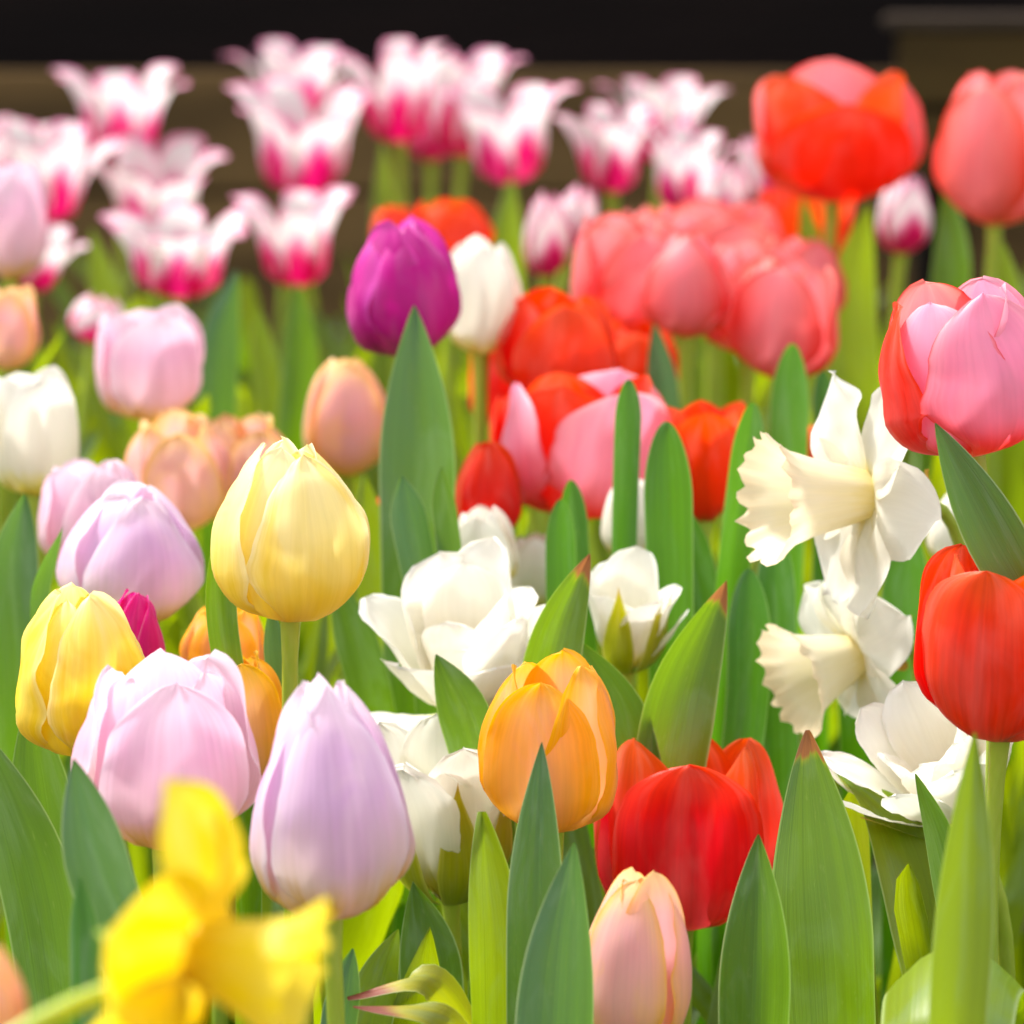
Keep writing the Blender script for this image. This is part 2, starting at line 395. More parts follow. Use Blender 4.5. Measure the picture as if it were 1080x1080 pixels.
def tube(points, radii, nseg=12, cap=True):
    P = np.array([list(p) for p in points]); n = len(P)
    T = np.gradient(P, axis=0); T /= np.linalg.norm(T, axis=1)[:, None]
    ref = np.array([1.0, 0.2, 0.1]); vs = []; uvs = []
    for j in range(n):
        a = ref - T[j] * ref.dot(T[j]); a /= np.linalg.norm(a); b = np.cross(T[j], a); ref = a
        for i in range(nseg + 1):
            th = 2 * math.pi * i / nseg
            vs.append(P[j] + radii[j] * (a * math.cos(th) + b * math.sin(th))); uvs.append((i / nseg, j / (n - 1)))
    return vs, grid_faces(nseg + 1, n), uvs

def stem_part(root, pts, r0, r1, rng, name="stem"):
    n = 22
    P = path(pts, n)
    t = np.linspace(0, 1, n)
    rad = r0 + (r1 - r0) * t
    rad = rad * (1 + .35 * np.clip((t - .95) / .05, 0, 1))
    v, f, uv = tube(P, rad)
    return part(name, root, v, f, uv, M['stem'], rng.random())

def leaf_grid(pts, W, tl, yaw, fold, wave, rng, nu=9, nv=34, strap=False, roll=0.0, twist=0.0):
    t = 1 - (1 - np.linspace(0, 1, nv)) ** 1.6
    C = path(pts, nv, t)
    T = np.gradient(C, axis=0); T /= np.linalg.norm(T, axis=1)[:, None] + 1e-9
    L = np.sum(np.linalg.norm(np.diff(C, axis=0), axis=1))
    dist = (1 - t) * L
    x = np.clip(dist / tl, 0, 1)
    if strap: w = W * np.sin(x * math.pi / 2) ** .55
    else: w = W * (np.sin(x ** .9 * math.pi / 2)) ** 1.0
    w = w * (1 - .45 * np.clip((dist - tl) / max(L - tl, 1e-3), 0, 1)) + 2e-4
    u = np.linspace(-1, 1, nu); sx = rng.uniform(0, 99)
    verts = np.zeros((nv, nu, 3))
    ph = rng.uniform(0, 6.28)
    for j in range(nv):
        yw = yaw + twist * t[j]
        S = np.array([math.cos(yw), math.sin(yw), 0.0]); S = S - T[j] * S.dot(T[j]); S /= np.linalg.norm(S) + 1e-9
        N = np.cross(S, T[j])
        fo = fold * (1 - .35 * t[j])
        au = .55 * np.sqrt(u * u + .01) + .6 * u * u
        off = np.sin(fo) * au * w[j] + roll * au ** 4 * w[j]
        off = off + 1.8 * wave * W * au ** 2 * np.where(u > 0, math.sin(11 * t[j] + ph), math.sin(12.5 * t[j] + ph * 1.7))
        off = off + np.array([.10 * W * fbm(uu + sx, t[j] * 5, sx) for uu in u])
        # soft parallel ridges
        off = off + .010 * W * np.cos(u * 15 + ph) + .05 * W * fbm(sx, t[j] * 11, 3.0)
        verts[j] = C[j] + S[None, :] * (u * w[j] * np.cos(fo))[:, None] + N[None, :] * off[:, None]
    uv = np.stack([np.broadcast_to((u + 1) / 2, (nv, nu)), np.broadcast_to(t[:, None], (nv, nu))], -1)
    return verts.reshape(-1, 3), grid_faces(nu, nv), uv.reshape(-1, 2)

def auto_leaf(root, x, y, height, W, rng, az=None, mat='leaf', strap=False, name="leaf", lean=None):
    az = rng.uniform(0, 2 * math.pi) if az is None else az
    dx, dy = math.cos(az), math.sin(az)
    ln = (rng.uniform(.03, .11) if lean is None else lean)
    p0 = (x + dx * .006, y + dy * .006, 0.0)
    p1 = (x + dx * (.015 + ln * .25), y + dy * (.015 + ln * .25), height * .5)
    p2 = (x + dx * (.02 + ln), y + dy * (.02 + ln), height)
    v, f, uv = leaf_grid([p0, p1, p2], W, (.11 if not strap else .03) + W * 2, az + math.pi / 2 + rng.uniform(-.3, .3), -rng.uniform(.25, .65) if rng.random() < .8 else .4, rng.uniform(0, .12), rng, strap=strap, nu=7, nv=22, twist=rng.uniform(-.7, .7))
    return part(name, root, v, f, uv, M[mat], rng.random())

# ------------------------------------------------------------------ flower builders
PLANTS = {}
def tulip(key, sty, mat, x, yt, yb, w, d, lean, nod, phi, label, group=None, leaves=2, frill=0.0, crumple=.05, opening=0.0, point=.0, inner_mat=None, seed=None, cat="tulip", root_at=None, hwk=1.0, front=1.0, inner_h=1.0, mats=None):
    rng = random.Random(seed if seed is not None else key)
    px = d / FPX
    lean_r, nod_r = R(lean), R(nod)                     # lean right in the picture, nod = top towards camera
    H = (yb - yt) * px / max(.5, math.cos(lean_r)) * .985
    Rr = w * px / 2
    axis = Vector((math.sin(lean_r), -math.sin(nod_r), math.cos(lean_r) * math.cos(nod_r))).normalized()
    base = at(x - math.tan(lean_r) * (yb - yt) / 2, yb, d)
    rx = base.x - axis.x * base.z * .35 + rng.uniform(-.008, .008)
    ry = base.y - axis.y * base.z * .35 + rng.uniform(-.008, .008)
    if root_at: rx = at(root_at[0], root_at[1], d).x
    root = thing("tulip", (rx, ry, 0), label, cat, group)
    PLANTS[key] = (root, rng)
    s = STY[sty]
    near = d < NEAR
    nu, nv = (17, 27) if near else (11, 17)
    t = np.sin(np.linspace(0, 1, nv) * math.pi / 2 * .96) / math.sin(math.pi / 2 * .96)
    t = np.linspace(0, 1, nv) * .5 + t * .5
    A = axis_frame(axis); b0 = np.array(base)
    k = 0
    for ring, cnt, sc, zz in ((0, s['n'], 1.0, 1.0), (1, s['ninner'], s['inner'], 1.015)):
        for i in range(cnt):
            rr = rng.uniform(.96, 1.03)
            r = spl(V7, s['r'], t) * Rr * sc * rr; z = spl(V7, s['z'], t) * H * zz * rng.uniform(.92, 1.0) * (inner_h if ring else 1.0) * (front if (ring == 0 and i == 0) else 1.0)
            hw = spl(V7, s['hw'], t) * Rr * rng.uniform(.95, 1.05) * (1.0 if ring == 0 else .96) * hwk
            a = R(phi) + i * 2 * math.pi / cnt + (math.pi / cnt if ring else 0) + rng.uniform(-.1, .1)
            op = opening + (rng.uniform(-.10, .16) if sty == 'lily' else rng.uniform(-.02, .035))
            v, uv = petal_grid(r, z, hw, s['kf'] * (1.0 if ring == 0 else 1.05), nu, nv, t, s['tip'], s['flare'], s['wave'], rng, opening=op, crumple=crumple * (.5 if ring else 1), frill=frill, twist=rng.uniform(-.12, .12), point=point * H)
            if ring: v[:, :2] *= np.clip(1.0 - .05 * np.clip(v[:, 2:3] / H, 0, 1), .8, 1) if sty != 'lily' else 1.0
            v = spin(v, a) @ A + b0
            part("petal", root, v, grid_faces(nu, nv), uv, M[mats[ring * 3 + i] if mats else inner_mat if (ring and inner_mat) else mat], rng.random())
    sr = .0030 if near else .0034
    stem_part(root, [(rx, ry, 0), Vector((rx, ry, 0)).lerp(base, .55) + Vector((rng.uniform(-.006, .006), 0, 0)), base - axis * .03, base + axis * .003], sr * 1.25, sr, rng)
    for i in range(leaves):
        auto_leaf(root, rx, ry, base.z * rng.uniform(.42, .72), rng.uniform(.013, .024), rng, mat=rng.choice(['leaf', 'leaf', 'leaf_blue', 'leaf_lime']))
    return root

def double_tulip(key, x, yt, yb, w, d, lean, nod, label, opens=(8, 28, 52), n=(4, 5, 5), sepals=2, leaves=2, mat='double', stam=True, group=None, phi0=0, crumple=.10, sepal_phi=(0, 40), seed=None, wide=.40, frill=.05, cupk=.9, custom=None, sep_open=None):
    """many-petalled tulip: rings of free petals, each ring opening further"""
    rng = random.Random(seed if seed is not None else key)
    px = d / FPX
    lean_r, nod_r = R(lean), R(nod)
    axis = Vector((math.sin(lean_r), -math.sin(nod_r), math.cos(lean_r) * math.cos(nod_r))).normalized()
    base = at(x - math.tan(lean_r) * (yb - yt) / 2, yb, d)
    H = (yb - yt) * px
    rx, ry = base.x - axis.x * base.z * .35, base.y - axis.y * base.z * .35
    root = thing("double_tulip", (rx, ry, 0), label, "tulip", group)
    PLANTS[key] = (root, rng)
    nu, nv = (19, 27)
    t = np.linspace(0, 1, nv); A = axis_frame(axis); b0 = np.array(base)
    if custom is None:
        custom = []
        for ring in range(len(n)):
            for i in range(n[ring]):
                custom.append((phi0 + (i + (ring % 2) * .5) * 360 / n[ring] + rng.uniform(-9, 9), opens[ring] + rng.uniform(-9, 9), rng.uniform(.94, 1.06), rng.uniform(.85, 1.1)))
    for ph_, op_, len_, wid_ in custom:
            th1 = R(op_); L = H * len_
            th0 = th1 * .9 + R(34)                       # leaves the base outward, then rises
            th = th0 + (th1 - th0) * np.clip(t * 1.8, 0, 1) + R(rng.uniform(-14, 16)) * t ** 3
            r = .06 * H + np.r_[0, np.cumsum(np.sin(th)[1:])] / (nv - 1) * L
            z = np.r_[0, np.cumsum(np.cos(th)[1:])] / (nv - 1) * L
            hw = spl([0, .15, .4, .65, .85, 1], [.10, .42, .80, 1.0, 1.0, .9], t) * wide * H * wid_
            v, uv = petal_grid(r, z, hw, cupk, nu, nv, t, (.60, 2.6, .5), .04, .05, rng, crumple=crumple, frill=frill, twist=rng.uniform(-.25, .25))
            part("petal", root, spin(v, R(ph_)) @ A + b0, grid_faces(nu, nv), uv, M[mat], rng.random())
    for i in range(sepals):
        th = R(max(24, opens[-1] * .6) + rng.uniform(4, 12)) + R(42) * (1 - np.clip(t * 2, 0, 1))
        if sep_open is not None: th = R(sep_open + rng.uniform(-3, 5)) + R(62) * (1 - np.clip(t * 2.2, 0, 1)) + R(20) * np.clip((t - .8) / .2, 0, 1)
        L = H * rng.uniform(.75, .95)
        r = .11 * H + np.r_[0, np.cumsum(np.sin(th)[1:])] / (nv - 1) * L
        z = -.02 * H + np.r_[0, np.cumsum(np.cos(th)[1:])] / (nv - 1) * L
        hw = spl([0, .3, .7, 1], [.5, 1, .6, .12], t) * .15 * L
        v, uv = petal_grid(r, z, hw, .5, 9, nv, t, (.6, 1.5, .8), .0, .05, rng, crumple=.05)
        part("sepal", root, spin(v, R(sepal_phi[i % len(sepal_phi)])) @ A + b0, grid_faces(9, nv), uv, M['sepal'], rng.random())
    if stam:
        for i in range(6):
            a = i * math.pi / 3 + .3; q = Vector((math.sin(a) * .25, math.cos(a) * .25, 1)).normalized()
            pts = [np.array((0, 0, .05 * H)), np.array(q) * H * .30, np.array(q) * H * .40]
            v, f, uv = tube(path(pts, 9), [.0009, .0009, .0009, .0009, .001, .0021, .0023, .002, .0006], 6)
            part("stamen", root, np.array(v) @ A + b0, f, uv, M['pollen'], rng.random())
    stem_part(root, [(rx, ry, 0), Vector((rx, ry, 0)).lerp(base, .55), base - axis * .03, base + axis * .004], .0040, .0032, rng)
    for i in range(leaves):
        auto_leaf(root, rx, ry, base.z * rng.uniform(.45, .7), rng.uniform(.014, .024), rng, mat=rng.choice(['leaf', 'leaf_blue', 'leaf_lime']))
    return root

def daffodil(key, c, axis, plen, crad, clen, stem_px, label, pm, cm, d, group=None, rot=0, back=8, seed=None, spathe=True, tw=.42, crm=.13, wav=.10, twi=.6, curl=24):
    rng = random.Random(seed if seed is not None else key)
    px = d / FPX; axis = axis.normalized(); C = at(*c, d)
    L, cr, cl = plen * px, crad * px, clen * px
    neck = [at(*p[:2], p[2] if len(p) > 2 else d) for p in stem_px]     # from the flower's back outward, then down
    foot = neck[-1]
    rx, ry = foot.x, foot.y
    root = thing("daffodil", (rx, ry, 0), label, "daffodil", group); PLANTS[key] = (root, rng)
    A = axis_frame(axis); b0 = np.array(C)
    nu, nv = 13, 21; t = np.linspace(0, 1, nv)
    for ring in range(2):
        for i in range(3):
            th1 = R(90 + back + rng.uniform(-14, 10) + (6 if ring == 0 else -4)); LL = L * rng.uniform(.93, 1.05)
            th = R(60) + (th1 - R(60)) * np.clip(t * 2.2, 0, 1) + R(rng.uniform(-curl, curl)) * t ** 2
            r = .08 * L + np.r_[0, np.cumsum(np.sin(th)[1:])] / (nv - 1) * LL
            z = np.r_[0, np.cumsum(np.cos(th)[1:])] / (nv - 1) * LL - (.02 * L if ring else 0)
            hw = spl([0, .2, .45, .7, .9, 1], [.16, .7, 1.0, .9, .55, .35], t) * tw * LL
            v, uv = petal_grid(r, z, hw, .35, nu, nv, t, (.75, 2.0, .62), .0, wav, rng, crumple=crm, twist=rng.uniform(-twi, twi))
            a = R(rot) + i * 2 * math.pi / 3 + ring * math.pi / 3 + rng.uniform(-.1, .1)
            part("petal", root, spin(v, a) @ A + b0, grid_faces(nu, nv), uv, M[pm], rng.random())
    # corona: one frilled trumpet
    nu, nv = 73, 20; t = np.linspace(0, 1, nv); vs, uvs = [], []
    s0 = rng.uniform(0, 50)
    for j in range(nv):
        rr = cr * np.interp(t[j], [0, .15, .55, .8, .93, 1], [.36, .44, .62, .78, .95, 1.06])
        for i in range(nu):
            a = 2 * math.pi * (i % (nu - 1)) / (nu - 1)
            fr = max(0, (t[j] - .68) / .32) ** 1.6
            wv = fr * (.05 * math.sin(17 * a + s0) + .10 * fbm(math.cos(a) * 4 + s0, math.sin(a) * 4, t[j] * 2))
            zz = cl * t[j] + fr * cl * (.025 * math.sin(17 * a + 1 + s0) + .10 * fbm(math.cos(a) * 6 + s0, math.sin(a) * 6, 3.0)) + .0
            ridge = 1 + .035 * math.cos(6 * a) * (1 - t[j])
            vs.append(((rr * ridge * (1 + wv)) * math.cos(a), (rr * ridge * (1 + wv)) * math.sin(a), zz)); uvs.append((6 * i / (nu - 1) % 1.0, t[j]))
    part("corona", root, np.array(vs) @ A + b0, grid_faces(nu, nv), uvs, M[cm], rng.random())
    for i in range(3):
        a = i * 2.1; q = np.array((math.cos(a) * .12 * cr, math.sin(a) * .12 * cr, 0))
        v, f, uv = tube(path([q, q + (0, 0, cl * .45), q + (0, 0, cl * .6)], 7), [.0008, .0008, .0009, .0016, .0018, .0016, .0005], 6)
        part("stamen", root, np.array(v) @ A + b0, f, uv, M['pollen'], .5)
    bk = C - axis * L * .45
    pts = [Vector((rx, ry, 0)), Vector((rx, ry, foot.z * .6))] + [p for p in reversed(neck)] + [bk, C - axis * .001]
    n = 46; P = path(pts, n); tt = np.linspace(0, 1, n)
    Lt = np.sum(np.linalg.norm(np.diff(P, axis=0), axis=1)); dist = (1 - tt) * Lt
    rad = np.interp(dist, [0, L * .2, L * .36, L * .5, L * .66, L * .8, Lt], [.10 * L + .001, .0030, .0040, .0048, .0036, .0024, .0040])
    v, f, uv = tube(P, rad); part("stem", root, v, f, uv, M['stem'], rng.random())
    if spathe:
        k = int(np.argmin(np.abs(dist - L * .85))); k2 = int(np.argmin(np.abs(dist - L * .45)))
        p0, p1 = Vector(P[k]), Vector(P[k2]); p2 = p1 + (p1 - p0) * .35 + Vector((0, 0, -.012))
        v, f, uv = leaf_grid([p0, p1 + Vector((0, -.004, .004)), p2], .0065, .02, .6, .7, .4, rng, nu=7, nv=14)
        part("spathe", root, v, f, uv, M['spathe'], .5)
    return root

_plant_n = [0]
def leaf_at(key, pts, wpx, d, yaw=0, fold=-.35, wave=.03, mat='leaf', strap=False, tl=None, label=None, roll=0.0, twist=0.0, rnd=None, group=None, ground=True):
    """pts: picture readings from low to tip; the leaf runs on down to the soil. Same key = same plant."""
    P = [at(p[0], p[1], p[2] if len(p) > 2 else d) for p in pts]
    dirn = (P[1] - P[0])
    foot = Vector((P[0].x - dirn.x * .35, P[0].y - dirn.y * .35 + .01, 0))
    if key not in PLANTS:
        root = thing("leafy_plant" if not strap else "daffodil_plant", foot, label, "plant", group)
        PLANTS[key] = (root, random.Random(key))
    root, rng = PLANTS[key]
    W = wpx * d / FPX / 2
    span = (P[-1] - P[0]).length; twist += rng.uniform(-.35, .35); W *= .95
    tl_ = (tl * d / FPX) if tl else max(span * .85, W * 1.4)
    if strap: tl_ = min(tl_, W * 3.2)
    mid = Vector((P[0].x - dirn.x * .2, P[0].y - dirn.y * .2 + .004, P[0].z * .5))
    v, f, uv = leaf_grid([foot, mid] + P, W, tl_, R(yaw), fold, wave, rng, nu=13, nv=48, strap=strap, roll=roll, twist=twist)
    return part("leaf", root, v, f, uv, M[mat], rng.random() if rnd is None else rnd)

# ------------------------------------------------------------------ setting: soil, timber edging, dark wall, planter
xs = np.unique(np.r_[np.linspace(-120, -3, 14), np.linspace(-3, 3, 121), np.linspace(3, 120, 14)])
ys = np.unique(np.r_[np.linspace(-60, -.5, 8), np.linspace(-.5, 6, 131), np.linspace(6, 160, 16)])
gv = [(x, y, (.012 * fbm(x * 5, y * 5, 1) + .006 * fbm(x * 17, y * 17, 4) - .008) if abs(x) < 2.9 and -.4 < y < 5.9 else -.008) for y in ys for x in xs]
me = make_mesh("ground", gv, grid_faces(len(xs), len(ys)), None, M['soil'])
gr = bpy.data.objects.new("ground", me); COL.objects.link(gr); gr["kind"] = "structure"

def box_vf(x0, x1, y0, y1, z0, z1, b=.003):
    """chamfered box"""
    import bmesh
    bm = bmesh.new()
    bmesh.ops.create_cube(bm, size=1.0)
    bmesh.ops.scale(bm, vec=(x1 - x0, y1 - y0, z1 - z0), verts=bm.verts)
    bmesh.ops.translate(bm, vec=((x0 + x1) / 2, (y0 + y1) / 2, (z0 + z1) / 2), verts=bm.verts)
    bmesh.ops.bevel(bm, geom=bm.edges[:], offset=b, segments=2, affect='EDGES')
    bm.verts.ensure_lookup_table(); bm.verts.index_update()
    v = [tuple(q.co) for q in bm.verts]; f = [tuple(q.index for q in p.verts) for p in bm.faces]
    bm.free(); return v, f
def join(lst):
    V, F = [], []
    for v, f in lst:
        o = len(V); V += v; F += [tuple(i + o for i in p) for p in f]
    return V, F
def zat(y, d): return at(540, y, d).z
def yat(y, d): return at(540, y, d).y
def box_part(name, root, boxes, mat):
    v, f = join(boxes); return part(name, root, v, f, None, mat, .5, smooth=False)

De = 4.35
ye, ze = yat(70, De), zat(70, De)
edging = thing("timber_edging", (0, ye, 0), "low brown timber edging board running behind the lily-flowered tulips", "edging")
box_part("board", edging, [box_vf(-2.6, 2.6, ye, ye + .02, -.02, ze * .62 - .002), box_vf(-2.6, 2.6, ye, ye + .02, ze * .62 + .002, ze - .006)], M['wood_brown'])
for sx in (-1.6, -.55, .62, 1.7):
    box_part("post", edging, [box_vf(sx - .035, sx + .035, ye + .022, ye + .08, -.02, ze - .02)], M['wood_brown'])
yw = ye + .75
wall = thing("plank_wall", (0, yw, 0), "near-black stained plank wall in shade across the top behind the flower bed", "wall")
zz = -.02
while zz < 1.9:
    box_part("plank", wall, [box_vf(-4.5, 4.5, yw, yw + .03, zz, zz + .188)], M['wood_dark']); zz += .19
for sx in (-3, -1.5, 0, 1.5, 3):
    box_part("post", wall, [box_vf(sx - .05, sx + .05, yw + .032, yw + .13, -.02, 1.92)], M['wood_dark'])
Dp = 3.95
xp, yp = at(932, 540, Dp).x, yat(20, Dp)
zp = zat(17, Dp); zb = zat(212, Dp)
pl = thing("wooden_screen", (xp + .5, yp, 0), "olive board screen with thin paler top rail behind the tall coral tulip at right", "screen")
box_part("board", pl, [box_vf(xp + .012, xp + 1.1, yp, yp + .018, zb + (zp - zb) * k / 2 + .001, zb + (zp - .012 - zb) * (k + 1) / 2) for k in (0, 1)], M['wood_olive'])
box_part("top_rail", pl, [box_vf(xp, xp + 1.11, yp - .003, yp + .02, zp - .010, zp, .003)], M['wood_pale'])
for sx in (.05, .55, 1.05):
    box_part("post", pl, [box_vf(xp + sx - .02, xp + sx + .02, yp + .02, yp + .06, -.02, zp - .014)], M['wood_dark'])

# ------------------------------------------------------------------ the flowers, one row each
GL = "white and magenta lily-flowered tulips at the back"
GC = "coral tulips in the middle right"
T = tulip
# far row: lily-flowered tulips
T('L1', 'lily', 'lily', 128, 68, 168, 132, 3.40, 0, 2, 5, "white lily-flowered tulip with magenta base, standing alone at the far left against the brown board", GL)
T('L2', 'lily', 'lily', 312, 45, 128, 122, 3.55, 4, 0, 30, "lily-flowered tulip with upright petals right behind another against the dark wall", GL)
T('L3', 'lily', 'lily', 318, 90, 202, 158, 3.35, 2, 6, 20, "wide open white and magenta lily-flowered tulip overlapping a taller one behind it", GL)
T('L4', 'lily', 'lily', 420, 42, 150, 112, 3.40, -2, 2, 0, "lily-flowered tulip first in the crowded row, its magenta triangle plain to see", GL)
T('L5', 'lily', 'lily', 492, 52, 165, 125, 3.50, 4, 0, 25, "lily-flowered tulip squeezed behind its neighbours in the middle of the far row", GL)
T('L6', 'lily', 'lily', 538, 84, 192, 140, 3.30, 0, 4, 34, "lily-flowered tulip with dark magenta cleft, right of centre in the crowded far row", GL)
T('L7', 'lily', 'lily', 643, 108, 202, 100, 3.30, -3, 4, 10, "short white lily-flowered tulip in front of a taller pink tipped one, above the coral tulips", GL)
T('L8', 'lily', 'lily', 700, 78, 172, 110, 3.50, 4, 0, 40, "pink tipped lily-flowered tulip leaning right at the right end of the far row", GL)
T('L9', 'lily', 'lily', 722, 132, 222, 90, 3.25, 6, 6, 15, "small lily-flowered tulip just above the back coral tulip", GL)
T('L10', 'lily', 'lily', 50, 128, 232, 128, 3.30, 8, 2, -20, "lily-flowered tulip at the left edge behind a pale lilac tulip", GL)
T('L11', 'lily', 'lily', 165, 152, 258, 148, 3.35, 0, 8, 32, "spread lily-flowered tulip behind the lowest open one at the left", GL)
T('L12', 'lily', 'lily', 190, 222, 312, 156, 3.05, 0, 8, 0, "lowest wide open white lily-flowered tulip at the left above the green leaves", GL)
T('L13', 'lily', 'lily', 315, 200, 302, 120, 3.05, 2, 4, 0, "lily-flowered tulip on its own between the purple tulip and the left cluster", GL)
T('L14', 'lily_bud', 'lily', 575, 200, 292, 48, 2.95, 0, 0, 20, "narrow closed white and pink lily-flowered tulip left of the coral tulips", GL)
T('L14b', 'lily_bud', 'lily', 608, 192, 262, 46, 3.02, 12, 0, -30, "narrow white tulip bud tilting right beside the closed pink and white one", GL)
T('L15', 'lily_bud', 'lily', 805, 138, 215, 52, 3.10, -22, 0, 10, "white and pink bud tilting left just left of the tall scarlet tulip", GL)
T('L16', 'lily', 'lily', 38, 238, 306, 95, 3.10, 14, 4, 40, "magenta based tulip half hidden under a pale lilac tulip at the left edge", GL)
T('L17', 'lily_bud', 'lily', 104, 310, 362, 58, 2.90, 10, 0, 0, "small pinkish bud just behind the round lilac tulip", GL)
T('L18', 'lily_bud', 'lily', 764, 166, 240, 48, 3.05, 4, 0, 60, "pale upright bud poking up behind the coral tulips", GL)
T('L19', 'lily_bud', 'lily', 953, 180, 268, 56, 2.95, 4, 0, 20, "white bud with a magenta spot standing alone between two tall red tulips", GL)
T('L20', 'lily', 'lily', 8, 124, 215, 100, 3.45, -6, 0, 10, "lily-flowered tulip cut by the left edge of the photo", GL)
T('L21', 'lily', 'lily', 455, 70, 170, 100, 3.60, 0, 0, 15, "lily-flowered tulip farthest back in the crowded row", GL)
# tall reds at the back
T('B1', 'cup', 'scarlet', 880, 76, 212, 166, 2.75, 2, 2, 4, front=.93, inner_h=1.1, opening=.02, mats=['scarlet', 'coral', 'coral', 'scarlet', 'coral', 'scarlet'], label="big scarlet tulip with pink top petals, the tallest at the upper right", group="tall red tulips upper right", inner_mat='coral')
T('B2', 'egg_open', 'coral', 1052, 68, 238, 118, 2.70, 2, 0, -25, "tall coral tulip cut by the right edge in front of the olive box", "tall red tulips upper right")
T('B4', 'cone', 'scarlet', 848, 195, 310, 95, 3.05, 6, 0, 0, "slim orange red tulip right behind the coral tulips below the big scarlet one")
# coral cluster
T('C1', 'egg_open', 'coral', 664, 226, 350, 132, 2.60, -3, 0, 20, "coral pink tulip leftmost of the coral tulips in the middle right", GC)
T('C2', 'egg', 'coral', 724, 244, 356, 94, 2.50, 0, 0, -5, "pink egg-shaped tulip in front, second in the coral cluster", GC)
T('C3', 'cup', 'coral', 758, 210, 318, 130, 2.85, 3, 0, 15, "coral tulip topmost and farthest back of the coral cluster", GC)
T('C4', 'egg_open', 'coral', 792, 254, 374, 112, 2.62, 2, 0, 10, "coral tulip with orange tinge right of the pink egg-shaped one", GC)
T('C5', 'egg_open', 'coral', 828, 272, 400, 112, 2.52, 4, 0, -15, "lowest coral tulip, rightmost of the coral cluster", GC)
T('C6', 'cup', 'scarlet', 648, 306, 394, 100, 2.70, 2, 0, 30, "deep red tulip shadowed under the leftmost coral tulip")
T('C7', 'egg_open', 'coral', 700, 214, 310, 104, 2.95, -3, 0, 40, "coral tulip deep in the cluster, its top just above the leftmost coral head", GC)
T('C8', 'egg_open', 'coral', 842, 246, 350, 92, 2.75, 6, 0, 25, "coral tulip peeking over the right shoulder of the lowest coral tulip", GC)
# reds in the middle
T('R12', 'egg_open', 'scarlet', 672, 338, 420, 84, 2.56, 4, 0, 0, "red tulip low under the coral cluster just behind the narrow dark strap leaf", "red tulips in the middle")
T('R13', 'egg_open', 'scarlet', 556, 408, 500, 74, 2.42, -5, 0, 20, "red tulip glowing behind the left side of the open pink tulip", "red tulips in the middle")
T('R1', 'egg_open', 'scarlet', 584, 306, 420, 128, 2.45, 2, 0, 10, "orange red round tulip right of the white tulip near the centre", "red tulips in the middle")
T('R2', 'egg_open', 'scarlet', 530, 356, 450, 72, 2.55, -4, 0, 0, "orange red tulip half hidden right of the tall broad leaf", "red tulips in the middle")
T('R3', 'cup', 'pink_red', 617, 390, 545, 168, 2.28, 4, 0, 38, "open pink tulip with red side petals behind two upright leaves", inner_mat='scarlet')
T('R4', 'egg', 'scarlet', 513, 463, 570, 70, 2.25, 0, 0, 15, "small red tulip just behind the big white double flower", "red tulips in the middle")
T('R5', 'cone', 'scarlet', 742, 420, 552, 88, 2.28, 0, 0, 0, "orange red tulip standing between two strap leaves right of centre", "red tulips in the middle")
T('R6', 'egg', 'scarlet', 408, 520, 585, 40, 2.35, 0, 0, 0, "small patch of red tulip peeking out left of the small leaves by the white double", "red tulips in the middle")
T('R7', 'egg_open', 'scarlet', 866, 446, 500, 56, 2.35, 0, 0, 30, "red tulip peeking out behind the white daffodil trumpet", "red tulips in the middle")
T('R8', 'egg_open', 'scarlet', 474, 210, 275, 82, 2.90, 0, 0, 20, "red tulip behind the gap of the purple and white tulips", "red tulips in the middle")
T('R9', 'egg_open', 'scarlet', 418, 216, 270, 50, 3.0, 0, 0, 50, "faint orange red tulip just left above the purple tulip", "red tulips in the middle")
T('P1', 'egg', 'purple', 425, 226, 376, 116, 2.28, -2, 2, 28, "deep purple tulip with pinkish petal edges behind the tall leaf tip", crumple=.12)
T('W1', 'egg_open', 'white', 507, 248, 374, 74, 2.45, 0, 0, 10, "white tulip right beside the purple tulip")
T('W2', 'cup', 'white', 36, 386, 522, 92, 2.30, -2, 0, 25, "white tulip with yellow base at the left edge")
T('W3', 'egg', 'white', 1008, 515, 600, 56, 2.25, 4, 0, 0, "white tulip mostly hidden behind the upper red and pink tulips at right", )
T('W4', 'egg', 'white', 665, 500, 590, 62, 2.22, 0, 0, 20, "white tulip hidden behind two upright leaves under the pink red tulip")
T('W5', 'egg_open', 'white', 565, 560, 640, 58, 2.25, 0, 0, 0, "cream white tulip seen behind the white double flower at its right")
T('W6', 'egg_open', 'white', 512, 535, 620, 62, 2.22, -14, 0, 0, "cream petal flower leaning left under the small red tulip")
T('I1', 'cup', 'rose_lilac', 157, 320, 444, 106, 2.45, 0, 0, 20, "round pale lilac tulip with yellowish base, above the frilled apricot tulips")
T('I2', 'egg_open', 'rose_lilac', 14, 165, 295, 78, 2.60, 3, 0, 0, "pale lilac tulip cut by the left edge above the white tulip")
T('A1', 'egg_open', 'peach', 10, 298, 390, 62, 2.50, 4, 0, 0, "peach tulip cut by the left edge between lilac and white tulips")
T('A2', 'egg', 'peach', 365, 374, 502, 90, 2.48, 0, 0, 10, "smooth peach tulip behind the pale yellow one, left of the tall broad leaf")
T('A3', 'egg_open', 'peach', 192, 432, 558, 94, 2.38, -3, 4, 10, "frilled apricot tulip, the left one of the touching pair", frill=.13, crumple=.12, opening=.03)
T('A4', 'egg_open', 'peach', 252, 430, 552, 94, 2.44, 5, 4, 30, "frilled apricot tulip, the right one of the touching pair", frill=.13, crumple=.12, opening=.05)
